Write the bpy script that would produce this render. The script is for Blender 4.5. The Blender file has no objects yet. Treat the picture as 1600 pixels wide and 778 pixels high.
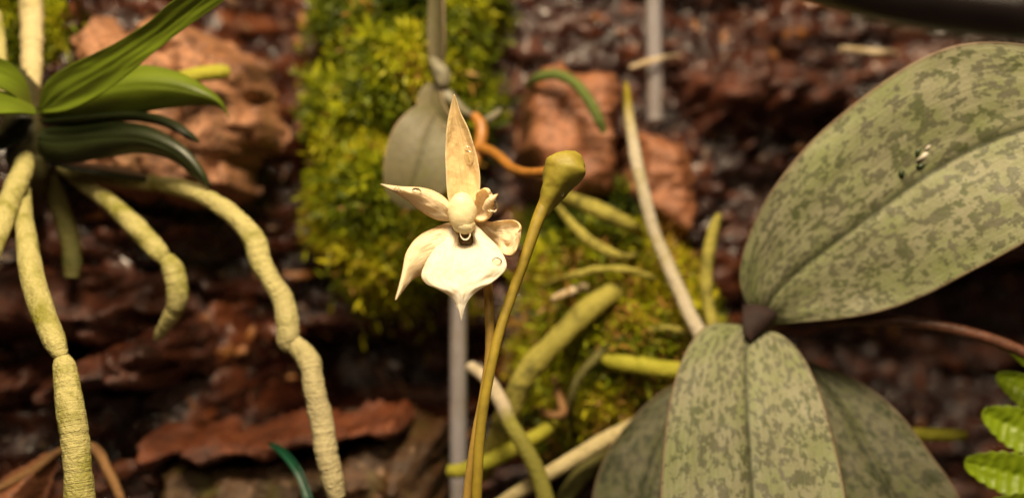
import bpy, math, random
import numpy as np
from mathutils import Vector
random.seed(7); rng = np.random.default_rng(7)
scene = bpy.context.scene
C = scene.collection
def srgb(r, g, b):
    f = lambda c: ((c/255+0.055)/1.055)**2.4 if c > 10 else c/255/12.92
    return (f(r), f(g), f(b), 1)

# ------------------------------------------------------------ camera, light
cam_d = bpy.data.cameras.new('camera'); cam = bpy.data.objects.new('camera', cam_d); C.objects.link(cam)
cam.rotation_euler = (math.radians(90), 0, 0)
cam_d.sensor_width = 36; cam_d.lens = 36; cam_d.clip_start = 0.005; cam_d.clip_end = 20
cam_d.dof.use_dof = True; cam_d.dof.focus_distance = 0.152; cam_d.dof.aperture_fstop = 9.5
scene.camera = cam
w = bpy.data.worlds.new('World'); scene.world = w; w.use_nodes = True
w.node_tree.nodes['Background'].inputs[0].default_value = (1.0, 0.68, 0.46, 1)
w.node_tree.nodes['Background'].inputs[1].default_value = 0.014
def area(name, loc, target, size, power, col):
    d = bpy.data.lights.new(name, 'AREA'); d.shape = 'DISK'; d.size = size; d.energy = power; d.color = col
    o = bpy.data.objects.new(name, d); C.objects.link(o); o.location = loc
    o.rotation_euler = (Vector(target)-Vector(loc)).to_track_quat('-Z', 'Y').to_euler()
    return o
area('terrarium_lamp', (-0.008, 0.015, 0.19), (0.0, 0.18, -0.005), 0.09, 1.6, (1.0, 0.80, 0.53))
area('front_fill', (-0.03, -0.07, 0.10), (0.0, 0.2, -0.01), 0.06, 0.14, (1.0, 0.80, 0.53))  # added weak fill that lifts shaded parts, not a terrarium fixture
vs = scene.view_settings; vs.view_transform = 'Standard'; vs.look = 'None'; vs.exposure = 0.12; vs.gamma = 1

# ------------------------------------------------------------ helpers
def P(px, py, mm):                     # photo pixel at a given distance (mm) along the view axis
    d = mm/1000.0
    return np.array([(px-800)/1600*d, d, (389-py)/1600*d])
def S(mm): return mm/1000.0/1600       # metres per pixel at that distance

def hash2(ix, iy, seed):
    n = (ix.astype(np.int64)*374761393 + iy.astype(np.int64)*668265263 + seed*974634787) & 0xffffffff
    n = ((n ^ (n >> 13))*1274126177) & 0xffffffff
    return ((n ^ (n >> 16)) & 0xffff)/65535.0
def vnoise(x, y, seed=0):
    ix = np.floor(x); iy = np.floor(y); fx = x-ix; fy = y-iy
    fx = fx*fx*(3-2*fx); fy = fy*fy*(3-2*fy)
    a = hash2(ix, iy, seed); b = hash2(ix+1, iy, seed); c = hash2(ix, iy+1, seed); d = hash2(ix+1, iy+1, seed)
    return (a*(1-fx)+b*fx)*(1-fy)+(c*(1-fx)+d*fx)*fy - 0.5
def fbm(x, y, o=4, seed=0):
    r = 0; a = 1; f = 1
    for i in range(o):
        r = r+a*vnoise(x*f+i*17.3, y*f-i*9.1, seed+i); a *= .5; f *= 2.03
    return r
def cells(x, y, seed):
    """cellular pattern: per point the cell's random values, offset inside it and distance to its border"""
    ix = np.floor(x); iy = np.floor(y)
    f1 = np.full(x.shape, 9.0); f2 = np.full(x.shape, 9.0)
    r1 = np.zeros(x.shape); r2 = np.zeros(x.shape); ox = np.zeros(x.shape); oy = np.zeros(x.shape)
    for dx in (-1, 0, 1):
        for dy in (-1, 0, 1):
            cx = ix+dx; cy = iy+dy
            qx = cx+hash2(cx, cy, seed); qy = cy+hash2(cx, cy, seed+1)
            d = np.hypot(x-qx, y-qy)
            near = d < f1
            f2 = np.where(near, f1, np.minimum(f2, d)); f1 = np.where(near, d, f1)
            r1 = np.where(near, hash2(cx, cy, seed+2), r1); r2 = np.where(near, hash2(cx, cy, seed+3), r2)
            ox = np.where(near, x-qx, ox); oy = np.where(near, y-qy, oy)
    return r1, r2, ox, oy, f2-f1
def sstep(a, b, x):
    t = np.clip((x-a)/(b-a), 0, 1); return t*t*(3-2*t)

def spline(pts, n):
    """Catmull-Rom through rows of pts, n samples evenly by arc length of the first 2-3 columns"""
    p = np.array(pts, float)
    if len(p) == 2: return p[0]+(p[1]-p[0])*np.linspace(0, 1, n)[:, None]
    q = np.vstack([2*p[0]-p[1], p, 2*p[-1]-p[-2]])
    out = []
    for i in range(1, len(q)-2):
        t = np.linspace(0, 1, 24, endpoint=False)[:, None]
        a, b, c, d = q[i-1], q[i], q[i+1], q[i+2]
        out.append(.5*(2*b+(c-a)*t+(2*a-5*b+4*c-d)*t**2+(3*b-a-3*c+d)*t**3))
    out = np.vstack(out+[p[-1:]])
    s = np.concatenate([[0], np.cumsum(np.linalg.norm(np.diff(out[:, :2], axis=0), axis=1))])
    u = np.linspace(0, s[-1], n)
    return np.stack([np.interp(u, s, out[:, k]) for k in range(p.shape[1])], 1)

def mesh_obj(name, V, F, mat, parent=None, smooth=True, uv=None, tint=None):
    me = bpy.data.meshes.new(name)
    V = np.asarray(V, np.float32)
    if isinstance(F, np.ndarray):
        k = F.shape[1]
        me.vertices.add(len(V)); me.vertices.foreach_set('co', V.ravel())
        me.loops.add(F.size); me.loops.foreach_set('vertex_index', F.ravel().astype(np.int32))
        me.polygons.add(len(F)); me.polygons.foreach_set('loop_start', np.arange(0, F.size, k, dtype=np.int32))
        me.update(calc_edges=True); me.validate()
    else:
        me.from_pydata(V.tolist(), [], F)
    if smooth: me.polygons.foreach_set('use_smooth', [True]*len(me.polygons))
    li = np.zeros(len(me.loops), np.int32); me.loops.foreach_get('vertex_index', li)
    if uv is not None:
        l = me.uv_layers.new(name='UVMap'); l.data.foreach_set('uv', np.asarray(uv, np.float32)[li].ravel())
    if tint is not None:
        a = me.color_attributes.new('tint', 'FLOAT_COLOR', 'POINT')
        t = np.asarray(tint, np.float32)
        if t.ndim == 1: t = np.stack([t, t, t], 1)
        a.data.foreach_set('color', np.concatenate([t, np.ones((len(t), 1), np.float32)], 1).ravel())
    me.materials.append(mat)
    o = bpy.data.objects.new(name, me); C.objects.link(o)
    if parent: o.parent = parent
    return o
def rebase(o, loc):                    # move an object's origin without moving its mesh
    loc = Vector(loc); o.data.transform(__import__('mathutils').Matrix.Translation(-loc)); o.location = loc
def empty(name, loc, label, cat, group=None):
    o = bpy.data.objects.new(name, None); C.objects.link(o); o.empty_display_size = .005
    tag(o, label, cat, group); o['_at'] = [float(c) for c in loc]
    return o
def tag(o, label, cat, group=None, kind=None):
    o['label'] = label; o['category'] = cat
    if group: o['group'] = group
    if kind: o['kind'] = kind
    return o

def grid_faces(n, m, wrap=False):
    i, j = np.meshgrid(np.arange(n-1), np.arange(m if wrap else m-1), indexing='ij')
    j2 = (j+1) % m
    return np.stack([i*m+j, i*m+j2, (i+1)*m+j2, (i+1)*m+j], -1).reshape(-1, 4)

def tube(name, pts, mat, parent=None, sides=14, step=2.5, bumps=0.0, rings=0.0, seed=0, cap=True, label=None):
    """pts rows: px, py, mm, radius in px; a round stem or root"""
    p = np.array(pts, float)
    L = np.linalg.norm(np.diff(p[:, :2], axis=0), axis=1).sum()
    n = max(8, int(L/step))
    q = spline(p, n)
    c = np.array([P(a[0], a[1], a[2]) for a in q]); r = np.maximum(q[:, 3]*(.93 if rings else 1), .15)*np.array([S(a[2]) for a in q])
    s = np.concatenate([[0], np.cumsum(np.linalg.norm(np.diff(c, axis=0), axis=1))])
    t = np.gradient(c, axis=0); t /= np.linalg.norm(t, axis=1)[:, None]
    up = np.array([0, -1.0, 0.0])
    b = np.cross(t, up)
    bad = np.linalg.norm(b, axis=1) < .2
    b[bad] = np.cross(t[bad], np.array([1.0, 0, 0]))
    b /= np.linalg.norm(b, axis=1)[:, None]; nrm = np.cross(b, t)
    th = np.linspace(0, 2*np.pi, sides, endpoint=False)
    rr = r[:, None]*np.ones(sides)
    if bumps or rings:
        ss = (s/r.mean())[:, None]
        cth = np.cos(th)[None]*1.3; sth = np.sin(th)[None]*1.3
        nz = fbm(ss*.45+cth+seed*5.1, ss*.10+sth*1.1+seed, 3, seed)
        rg = fbm(ss*1.9+0*cth+.16*cth, seed*3.3+.25*sth+0*ss, 2, seed+11)
        sw = fbm(ss*.28+seed*9.7+0*cth, seed*1.1+.3*sth+0*ss, 2, seed+31)
        rr = rr*(1+bumps*(nz+.9*sw)+rings*.45*np.where(rg > 0, rg*.6, rg*2.0))
    V = c[:, None]+rr[..., None]*(np.cos(th)[None, :, None]*b[:, None]+np.sin(th)[None, :, None]*nrm[:, None])
    V = V.reshape(-1, 3); F = grid_faces(n, sides, True).tolist()
    uv = np.stack([np.repeat(s*100, sides), np.tile(th/6.283, n)], 1)
    if cap:
        for i, sg in ((0, -1), (n-1, 1)):
            k = len(V); V = np.vstack([V, c[i]+sg*t[i]*r[i]*.55]); uv = np.vstack([uv, [s[i]*100, .5]])
            for j in range(sides):
                a, bb = i*sides+j, i*sides+(j+1) % sides
                F.append([a, k, bb] if sg > 0 else [a, bb, k])
    prog = np.concatenate([np.repeat(s/s[-1], sides), [0, 1][:len(V)-n*sides]])
    o = mesh_obj(name, V, F, mat, parent, uv=uv, tint=prog)
    if label: o['label'] = label
    return o

def blade(name, L, R, mat, parent=None, thick=1.0, cup=0.0, rib=0.0, wave=0.0, n=60, m=25, seed=0, scale=1.0, label=None, curl=None):
    """closed leaf or petal between two edge lines (px, py, mm), base to tip; cup in mm bows the middle away from the viewer"""
    a = spline(L, n); b = spline(R, n)
    s = np.sin(np.linspace(-1, 1, m)*np.pi/2)*.35+np.linspace(-1, 1, m)*.65
    g = a[:, None]*(1-(s[None, :, None]+1)/2)+b[:, None]*(s[None, :, None]+1)/2
    wd = np.linalg.norm(a[:, :2]-b[:, :2], axis=1); wd = wd/wd.max()
    uu = np.linspace(0, 1, n)[:, None]
    dz = cup*(1-s**2)[None]*np.sqrt(wd)[:, None]
    dz = dz+rib*np.exp(-(s/.07)**2)[None]*np.minimum(1, wd*1.6)[:, None]
    if wave: dz = dz+wave*fbm(uu*4+seed*3.7+0*s[None], s[None]*1.6+seed+0*uu, 3, seed+5)*np.ones_like(dz)*(wd[:, None]**.5)
    if curl is not None: dz = dz+curl(uu, s[None])
    X = (g[..., 0]-800)/1600; Z = (389-g[..., 1])/1600; D = (g[..., 2]+dz)/1000
    V = np.stack([X*g[..., 2]/1000, D, Z*g[..., 2]/1000], -1)
    tu = np.gradient(V, axis=0); tv = np.gradient(V, axis=1)
    N = np.cross(tu, tv); N /= np.linalg.norm(N, axis=2)[..., None]+1e-12
    if N[..., 1].mean() < 0: N = -N
    t = thick/1000*np.sqrt(np.clip(1-np.abs(s)**5, 0, 1))[None]*np.ones((n, 1))
    t *= np.minimum(1, wd*2.2+.04)[:, None]; t[0] = 0; t[-1] = 0
    B = V+N*t[..., None]
    idx = np.arange(n*m).reshape(n, m)
    bidx = idx.copy(); inner = np.zeros((n, m), bool); inner[1:-1, 1:-1] = True
    bidx[inner] = n*m+np.arange(inner.sum())
    VV = np.vstack([V.reshape(-1, 3), B[inner]])
    f1 = grid_faces(n, m)
    lut = bidx.ravel(); f2 = lut[f1][:, ::-1]
    # face the front towards the viewer
    e = np.cross(VV[f1[:, 1]]-VV[f1[:, 0]], VV[f1[:, 3]]-VV[f1[:, 0]])[:, 1].mean()
    if e > 0: f1 = f1[:, ::-1]; f2 = f2[:, ::-1]
    ln = np.concatenate([[0], np.cumsum(np.linalg.norm(np.diff(V[:, m//2], axis=0), axis=1))])
    wm = np.linalg.norm(V[:, 0]-V[:, -1], axis=1).max()/2
    U = np.stack([np.tile(s*wm*1000/10*scale, (n, 1)), np.tile((ln*1000/10*scale)[:, None], (1, m))], -1)
    T = np.stack([np.tile(np.abs(s), (n, 1)), np.tile(uu, (1, m)), np.zeros((n, m))], -1)
    uv = np.vstack([U.reshape(-1, 2), U[inner]]); tt = np.vstack([T.reshape(-1, 3), T[inner]])
    o = mesh_obj(name, VV, np.vstack([f1, f2]), mat, parent, uv=uv, tint=tt)
    if label: o['label'] = label
    return o

# ------------------------------------------------------------ materials
class NT:
    def __init__(s, name):
        s.m = bpy.data.materials.new(name); s.m.use_nodes = True; s.t = s.m.node_tree; s.b = s.t.nodes['Principled BSDF']
    def n(s, ty, **kw):
        x = s.t.nodes.new(ty)
        for k, v in kw.items():
            if k[0] == '_': setattr(x, k[1:], v)
            else:
                key = int(k[1:]) if k[0] == 'i' and k[1:].isdigit() else k.replace('_', ' ')
                if isinstance(v, bpy.types.NodeSocket): s.t.links.new(v, x.inputs[key])
                else:
                    if isinstance(v, tuple) and len(v) == 3 and x.inputs[key].type == 'RGBA': v = (*v, 1)
                    x.inputs[key].default_value = v
        return x
    def link(s, a, key): s.t.links.new(a, s.b.inputs[key])
    def set(s, **kw):
        for k, v in kw.items(): s.b.inputs[k.replace('_', ' ')].default_value = v
    def noise(s, vec, sc, det=4, rough=.6, dist=0.0):
        return s.n('ShaderNodeTexNoise', Vector=vec, Scale=sc, Detail=det, Roughness=rough, Distortion=dist).outputs['Fac']
    def ramp(s, fac, stops, interp='LINEAR'):
        r = s.n('ShaderNodeValToRGB', Fac=fac); e = r.color_ramp; e.interpolation = interp
        while len(e.elements) < len(stops): e.elements.new(.5)
        for el, (p, c) in zip(e.elements, stops): el.position = p; el.color = c if len(c) == 4 else (*c, 1)
        return r.outputs['Color']
    def mix(s, f, a, b, mode='MIX'):
        return s.n('ShaderNodeMix', _data_type='RGBA', _blend_type=mode, i0=f, i6=a, i7=b).outputs[2]
    def math(s, op, a, b=0.0, c=0.0):
        return s.n('ShaderNodeMath', _operation=op, i0=a, i1=b, i2=c).outputs[0]
    def obj(s): return s.n('ShaderNodeTexCoord').outputs['Object']
    def uv(s): return s.n('ShaderNodeTexCoord').outputs['UV']
    def tint(s): return s.n('ShaderNodeVertexColor', _layer_name='tint').outputs['Color']
    def bump(s, h, strength, dist):
        self = s.n('ShaderNodeBump', Height=h, Strength=strength, Distance=dist); s.link(self.outputs[0], 'Normal')

def bark_mat(name, stops, rough=(.25, .6), scale=1.0, bump=.0012, pale=0.0, green=0.0, use_tint=False, wet=0.0):
    t = NT(name); o = t.obj()
    st = t.n('ShaderNodeMapping', Vector=o, Scale=(1, 1, 1.6)).outputs[0]
    a = t.noise(st, 90*scale, 6, .65, .6); f = a
    if use_tint: f = t.math('ADD', t.math('MULTIPLY', a, .55), t.math('MULTIPLY', t.n('ShaderNodeSeparateColor', Color=t.tint()).outputs[0], .5))
    col = t.ramp(f, [(p, (c[0], c[1]*.78, c[2]*.58)) for p, c in stops])
    fine = t.noise(o, 900*scale, 4, .7)
    col = t.mix(.75, col, t.ramp(fine, [(.3, (.35, .33, .33)), (.7, (1.45, 1.4, 1.35))]), 'MULTIPLY')
    if pale: col = t.mix(t.ramp(t.noise(o, 330*scale, 3), [(.62, (0, 0, 0)), (.72, (pale,)*3)]), col, (.42, .26, .15, 1))
    if green: col = t.mix(t.ramp(t.noise(o, 130*scale, 3), [(.55, (0, 0, 0)), (.7, (green,)*3)]), col, (.10, .10, .012, 1))
    t.link(col, 'Base Color')
    t.link(t.ramp(t.noise(o, 160*scale, 3), [(.35, (rough[0],)*3), (.65, (rough[1],)*3)]), 'Roughness')
    h = t.math('ADD', t.noise(st, 260*scale, 6, .7), t.math('MULTIPLY', fine, .35))
    t.bump(h, .9, bump)
    t.set(Specular_IOR_Level=.7)
    if wet: t.set(Coat_Weight=wet, Coat_Roughness=.14)
    return t.m
M = {}
M['wall'] = bark_mat('wet_dark_bark', [(.34, (.010, .0028, .0030)), (.53, (.036, .0105, .0078)), (.67, (.10, .034, .018)), (.84, (.25, .10, .046))], (.10, .40), pale=.6, use_tint=True, wet=.45, bump=.0009)
M['pink'] = bark_mat('pale_pink_bark', [(.32, (.09, .046, .029)), (.50, (.36, .215, .14)), (.75, (.50, .33, .23))], (.35, .65), .8, bump=.0015, green=.25)
M['red'] = bark_mat('red_brown_bark', [(.32, (.018, .006, .005)), (.52, (.085, .031, .020)), (.78, (.22, .09, .055))], (.25, .6), .9)
M['block'] = bark_mat('tan_bark', [(.28, (.10, .044, .025)), (.5, (.29, .145, .085)), (.75, (.42, .24, .15))], (.35, .7), .8, bump=.001)
M['ledge_top'] = bark_mat('orange_bark', [(.3, (.06, .018, .006)), (.55, (.17, .055, .018)), (.8, (.27, .11, .04))], (.4, .7), 1.2)
M['ledge'] = bark_mat('mossy_grey_bark', [(.3, (.030, .017, .008)), (.55, (.075, .045, .02)), (.8, (.16, .09, .045))], (.3, .6), 1.0, green=.6, pale=.4)
M['soil'] = bark_mat('dark_substrate', [(.3, (.010, .005, .003)), (.6, (.04, .018, .01)), (.8, (.08, .035, .02))], (.3, .6))
M['flake'] = bark_mat('bark_flakes', [(.25, (.045, .015, .009)), (.5, (.13, .05, .026)), (.75, (.26, .13, .075))], (.10, .35), 1.4, wet=.8)
M['ochre'] = bark_mat('ochre_bark_flakes', [(.25, (.13, .055, .015)), (.5, (.30, .15, .04)), (.75, (.42, .25, .10))], (.2, .5), 1.4)

def moss_mat():
    t = NT('moss_leaves'); tint = t.tint(); sp = t.n('ShaderNodeSeparateColor', Color=tint)
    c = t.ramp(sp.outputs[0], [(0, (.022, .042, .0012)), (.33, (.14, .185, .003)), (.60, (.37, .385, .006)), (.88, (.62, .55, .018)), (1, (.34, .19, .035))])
    t.link(c, 'Base Color'); t.set(Roughness=.55, Specular_IOR_Level=.35)
    tr = t.n('ShaderNodeBsdfTranslucent', Color=c); ms = t.n('ShaderNodeMixShader', i0=.3)
    t.t.links.new(t.b.outputs[0], ms.inputs[1]); t.t.links.new(tr.outputs[0], ms.inputs[2])
    t.t.links.new(ms.outputs[0], t.t.nodes['Material Output'].inputs[0])
    return t.m
M['moss'] = moss_mat()
M['moss_bed'] = bark_mat('moss_bed', [(.3, (.012, .012, .002)), (.55, (.04, .038, .004)), (.8, (.09, .075, .01))], (.6, .8), 2.0)

def root_mat(name, pale, green, tip=None, patch=.6, scar=0.35, dirt=(.12, .075, .015)):
    t = NT(name); o = t.obj(); uv = t.uv()
    a = t.noise(o, 150, 6, .65, .6)
    c = t.ramp(a, [(.34, green), (.34+.28*patch, pale), (.85, tuple(min(1, x*1.12) for x in pale))])
    b = t.noise(o, 700, 4, .65, .8)
    c = t.mix(t.ramp(b, [(.62, (0, 0, 0)), (.70, (scar,)*3)]), c, (*dirt, 1))
    c = t.mix(t.ramp(t.noise(o, 330, 5, .7, 1.2), [(.60, (0, 0, 0)), (.66, (min(1, scar*1.9),)*3)]), c, (dirt[0]*1.15, dirt[1]*1.55, dirt[2]*1.6, 1))
    c = t.mix(.5, c, t.ramp(t.noise(o, 1800, 3, .7), [(.3, (.72, .70, .62)), (.7, (1.15, 1.15, 1.15))]), 'MULTIPLY')
    if tip is not None:
        f = t.n('ShaderNodeSeparateColor', Color=t.tint()).outputs[0]
        c = t.mix(t.ramp(f, [(tip[0], (1, 1, 1) if len(tip) == 3 and tip[0] < .5 else (0, 0, 0)), (tip[1], (0, 0, 0) if len(tip) == 3 and tip[0] < .5 else (1, 1, 1))]), c, tip[2])
    t.link(c, 'Base Color'); t.set(Roughness=.6, Specular_IOR_Level=.35)
    t.set(Subsurface_Weight=.12, Subsurface_Scale=.0015); t.b.inputs['Subsurface Radius'].default_value = (1, .7, .3)
    rg = t.n('ShaderNodeMapping', Vector=uv, Scale=(26, 1.6, 1)).outputs[0]
    h = t.math('ADD', t.math('MULTIPLY', t.noise(rg, 1.0, 4, .6, .5), .6), t.noise(o, 1300, 4, .6))
    t.bump(h, .8, .0007)
    return t.m
M['root'] = root_mat('cream_green_root', (.43, .385, .15), (.22, .21, .03))
M['root_f'] = root_mat('arching_root', (.42, .375, .15), (.22, .21, .03), tip=(.56, .85, (.43, .37, .20, 1)))
M['root_pale'] = root_mat('pale_velvet_root', (.56, .47, .25), (.40, .34, .12), scar=.25)
M['root_grey'] = root_mat('pale_root_with_olive_end', (.55, .46, .33), (.40, .34, .20), tip=(.27, .33, (.30, .28, .05, 1), 'end'), scar=.15)
M['root_tip'] = root_mat('root_with_yellow_tip', (.50, .44, .33), (.40, .35, .20), tip=(.05, .2, (.24, .19, .008, 1)), scar=.1)
M['root_olive'] = root_mat('olive_root', (.34, .30, .055), (.10, .09, .010), scar=.6)
M['root_lime'] = root_mat('lime_root', (.36, .34, .03), (.26, .26, .015), scar=.1)
M['root_dim'] = root_mat('dark_shaded_root', (.13, .12, .03), (.07, .07, .012), scar=.3)  # dark roots; also carries the shade on one strap-orchid root in its colour
M['root_green'] = root_mat('green_root', (.10, .14, .025), (.06, .09, .012), scar=.1)
M['twig'] = root_mat('brown_twig', (.25, .13, .05), (.12, .055, .02), scar=.4)
M['straw'] = root_mat('dry_straw', (.62, .50, .33), (.45, .33, .18), scar=.1)

def plain(name, col, rough=.4, var=.35, scale=300, sss=0.0, trans=0.0, bump=0.0, spec=.5, stretch=None, col2=None):
    t = NT(name); v = t.obj()
    if stretch: v = t.n('ShaderNodeMapping', Vector=t.uv(), Scale=stretch).outputs[0]
    nz = t.noise(v, scale, 4, .6)
    c2 = col2 or tuple(x*(1-var) for x in col)
    c = t.ramp(nz, [(.3, c2), (.7, tuple(min(1, x*(1+var*.4)) for x in col))])
    t.link(c, 'Base Color'); t.set(Roughness=rough, Specular_IOR_Level=spec)
    if sss: t.set(Subsurface_Weight=sss, Subsurface_Scale=.002); t.b.inputs['Subsurface Radius'].default_value = (1, .7, .35)
    if bump: t.bump(nz, .6, bump)
    if trans:
        tr = t.n('ShaderNodeBsdfTranslucent', Color=c); ms = t.n('ShaderNodeMixShader', i0=trans)
        t.t.links.new(t.b.outputs[0], ms.inputs[1]); t.t.links.new(tr.outputs[0], ms.inputs[2])
        t.t.links.new(ms.outputs[0], t.t.nodes['Material Output'].inputs[0])
    return t.m
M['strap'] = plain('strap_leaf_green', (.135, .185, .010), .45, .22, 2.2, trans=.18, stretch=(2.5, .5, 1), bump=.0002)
M['strap_shaded'] = plain('strap_leaf_shaded_green', (.022, .030, .007), .4, .4, 2.2, trans=.1, stretch=(2.5, .5, 1), bump=.0002)  # strap green darkened: shade from the upper leaves put into the colour
M['stem_dark'] = plain('leaf_sheath_brown_green', (.045, .04, .012), .5, .5, 400)
M['spike'] = plain('flower_stalk_olive', (.29, .21, .018), .6, .3, 500, sss=.15)
M['spike_pale'] = plain('flower_stalk_tan', (.42, .27, .06), .42, .25, 500, sss=.15)
M['pod'] = plain('bud_green_yellow', (.25, .225, .018), .62, .35, 350, sss=.2, bump=.0002, col2=(.21, .155, .015))
M['orange_stalk'] = plain('orange_brown_stalk', (.34, .14, .022), .45, .3, 500, sss=.1)
M['small_leaf'] = plain('dull_olive_leaf', (.125, .105, .05), .42, .15, 3.0, stretch=(3, .6, 1), bump=.0001)
M['small_leaf_rim'] = plain('leaf_rim', (.24, .16, .09), .45, .2, 300)
M['silver_bud'] = plain('silvery_bud', (.22, .20, .13), .55, .5, 500)
M['sheath'] = plain('purple_brown_sheath', (.022, .011, .009), .7, .5, 500, spec=.2)
M['red_stalk'] = plain('red_brown_stalk', (.12, .045, .024), .5, .5, 700, bump=.0003)
M['plastic'] = plain('black_plastic', (.010, .007, .007), .25, .2, 300)
M['teal'] = plain('teal_plastic', (.008, .075, .036), .35, .3, 300)
M['fern'] = plain('fern_green', (.24, .33, .010), .4, .35, 2.5, trans=.3, stretch=(1, 3.0, 1), bump=.0003, col2=(.19, .28, .008))
M['scar_white'] = plain('leaf_scar_white', (.50, .44, .36), .5, .3, 700)
M['scar_dark'] = plain('leaf_scar_dark', (.02, .035, .008), .4, .3, 700)

def petal_mat(name, col, vein, tip):
    t = NT(name); uv = t.uv(); sp = t.n('ShaderNodeSeparateColor', Color=t.tint())
    v = t.n('ShaderNodeMapping', Vector=uv, Scale=(13, 1.2, 1)).outputs[0]
    c = t.ramp(t.noise(v, 2.0, 4, .6, .3), [(.3, vein), (.65, col)])
    c = t.mix(t.math('MULTIPLY', t.n('ShaderNodeMapRange', Value=sp.outputs[0], i1=.75, i2=1.0).outputs[0], .6), c, tip)
    t.link(c, 'Base Color'); t.set(Roughness=.4, Specular_IOR_Level=.4, Subsurface_Weight=.25, Subsurface_Scale=.0012)
    t.b.inputs['Subsurface Radius'].default_value = (1, .75, .4)
    t.bump(t.math('ADD', t.noise(v, 3.0, 3), t.math('MULTIPLY', t.noise(t.obj(), 1500, 3), .5)), .5, .0005)
    tr = t.n('ShaderNodeBsdfTranslucent', Color=c); ms = t.n('ShaderNodeMixShader', i0=.30)
    t.t.links.new(t.b.outputs[0], ms.inputs[1]); t.t.links.new(tr.outputs[0], ms.inputs[2])
    t.t.links.new(ms.outputs[0], t.t.nodes['Material Output'].inputs[0])
    return t.m
M['sepal'] = petal_mat('sepal_cream', (.84, .63, .33), (.78, .55, .25), (.90, .70, .42, 1))
M['petal'] = petal_mat('petal_cream', (.92, .76, .52), (.88, .68, .41), (.88, .58, .26, 1))
M['lip'] = petal_mat('lip_white', (.86, .79, .66), (.82, .72, .55), (.86, .74, .52, 1))
M['column'] = petal_mat('column_cream', (.88, .80, .54), (.82, .70, .40), (.82, .70, .42, 1))
M['throat_shade'] = plain('throat_shade_brown', (.12, .075, .022), .5, .3, 800)

def mottled(name, light, dark, deep, cover=0.0, rough=.55, rimc=(.12, .07, .045)):
    t = NT(name); uv = t.uv(); sp = t.n('ShaderNodeSeparateColor', Color=t.tint())
    warp = t.n('ShaderNodeMapping', Vector=uv, Scale=(1.75, 1.25, 1)).outputs[0]
    a = t.noise(warp, 3.0, 1.5, .5, .0); b = t.noise(warp, 5.0, 1.5, .5, .0); c5 = t.noise(warp, 12, 2, .5, .2)
    g = t.n('ShaderNodeMapRange', Value=sp.outputs[1], i1=.1, i2=.55, i3=0.0, i4=1.0).outputs[0]
    f = t.math('ADD', t.math('MULTIPLY', a, t.math('MULTIPLY_ADD', g, .45, .15)), t.math('MULTIPLY', b, t.math('MULTIPLY_ADD', g, -.40, .65)))
    f = t.math('ADD', f, t.math('MULTIPLY', t.math('SUBTRACT', c5, .5), .22))
    f = t.math('MULTIPLY', f, t.math('DIVIDE', 1.0, t.math('MULTIPLY_ADD', g, .05, .80)))
    low = t.math('MULTIPLY', t.math('SUBTRACT', t.noise(uv, .8, 2), .5), .16)
    edge = t.n('ShaderNodeMapRange', Value=sp.outputs[0], i1=.75, i2=1.0, i3=0.0, i4=.03).outputs[0]
    f = t.math('ADD', t.math('ADD', f, low), t.math('SUBTRACT', edge, cover))
    base = t.mix(t.ramp(t.noise(uv, .9, 3), [(.4, (0, 0, 0)), (.65, (1, 1, 1))]), light, tuple(x*k for x, k in zip(light, (.80, .93, .62))))
    spot = t.mix(t.ramp(t.noise(uv, 1.3, 3), [(.4, (0, 0, 0)), (.62, (1, 1, 1))]), dark, deep)
    c = t.mix(t.ramp(f, [(.45, (1, 1, 1)), (.51, (0, 0, 0))]), base, spot)
    rib = t.n('ShaderNodeMapRange', Value=sp.outputs[0], i1=.010, i2=.045, i3=.85, i4=0.0).outputs[0]
    c = t.mix(rib, c, tuple(x*.4 for x in deep))
    rim = t.n('ShaderNodeMapRange', Value=sp.outputs[0], i1=.955, i2=.99, i3=0.0, i4=.8).outputs[0]
    c = t.mix(rim, c, rimc)
    vein = t.noise(t.n('ShaderNodeMapping', Vector=uv, Scale=(14, .5, 1)).outputs[0], 1.0, 3, .6)
    c = t.mix(.3, c, t.ramp(vein, [(.3, (.82, .82, .80)), (.7, (1.12, 1.12, 1.12))]), 'MULTIPLY')
    c = t.mix(.6, c, t.ramp(t.noise(uv, 26, 3, .7), [(.3, (.78, .78, .74)), (.7, (1.14, 1.14, 1.14))]), 'MULTIPLY')
    c = t.mix(t.ramp(t.noise(uv, 17, 2, .5), [(.70, (0, 0, 0)), (.76, (.35, .35, .35))]), c, (.34, .30, .2))
    t.link(c, 'Base Color'); t.set(Specular_IOR_Level=.25)
    t.link(t.ramp(t.noise(uv, 2.0, 3), [(.3, (rough-.1,)*3), (.7, (rough+.1,)*3)]), 'Roughness')
    t.bump(t.math('ADD', t.math('ADD', t.noise(uv, 6, 3), t.math('MULTIPLY', f, -.8)), vein), .35, .0004)
    return t.m
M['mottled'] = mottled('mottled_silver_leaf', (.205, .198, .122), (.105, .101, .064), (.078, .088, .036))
M['mottled_shaded'] = mottled('mottled_shaded_leaf', (.105, .10, .06), (.058, .056, .036), (.034, .043, .016))  # silver leaf colours about halved, shade on the back leaves painted in
M['small_leaf'] = mottled('dull_olive_leaf', (.125, .105, .058), (.112, .095, .053), (.10, .092, .045), rough=.5, rimc=(.36, .25, .16))

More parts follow.
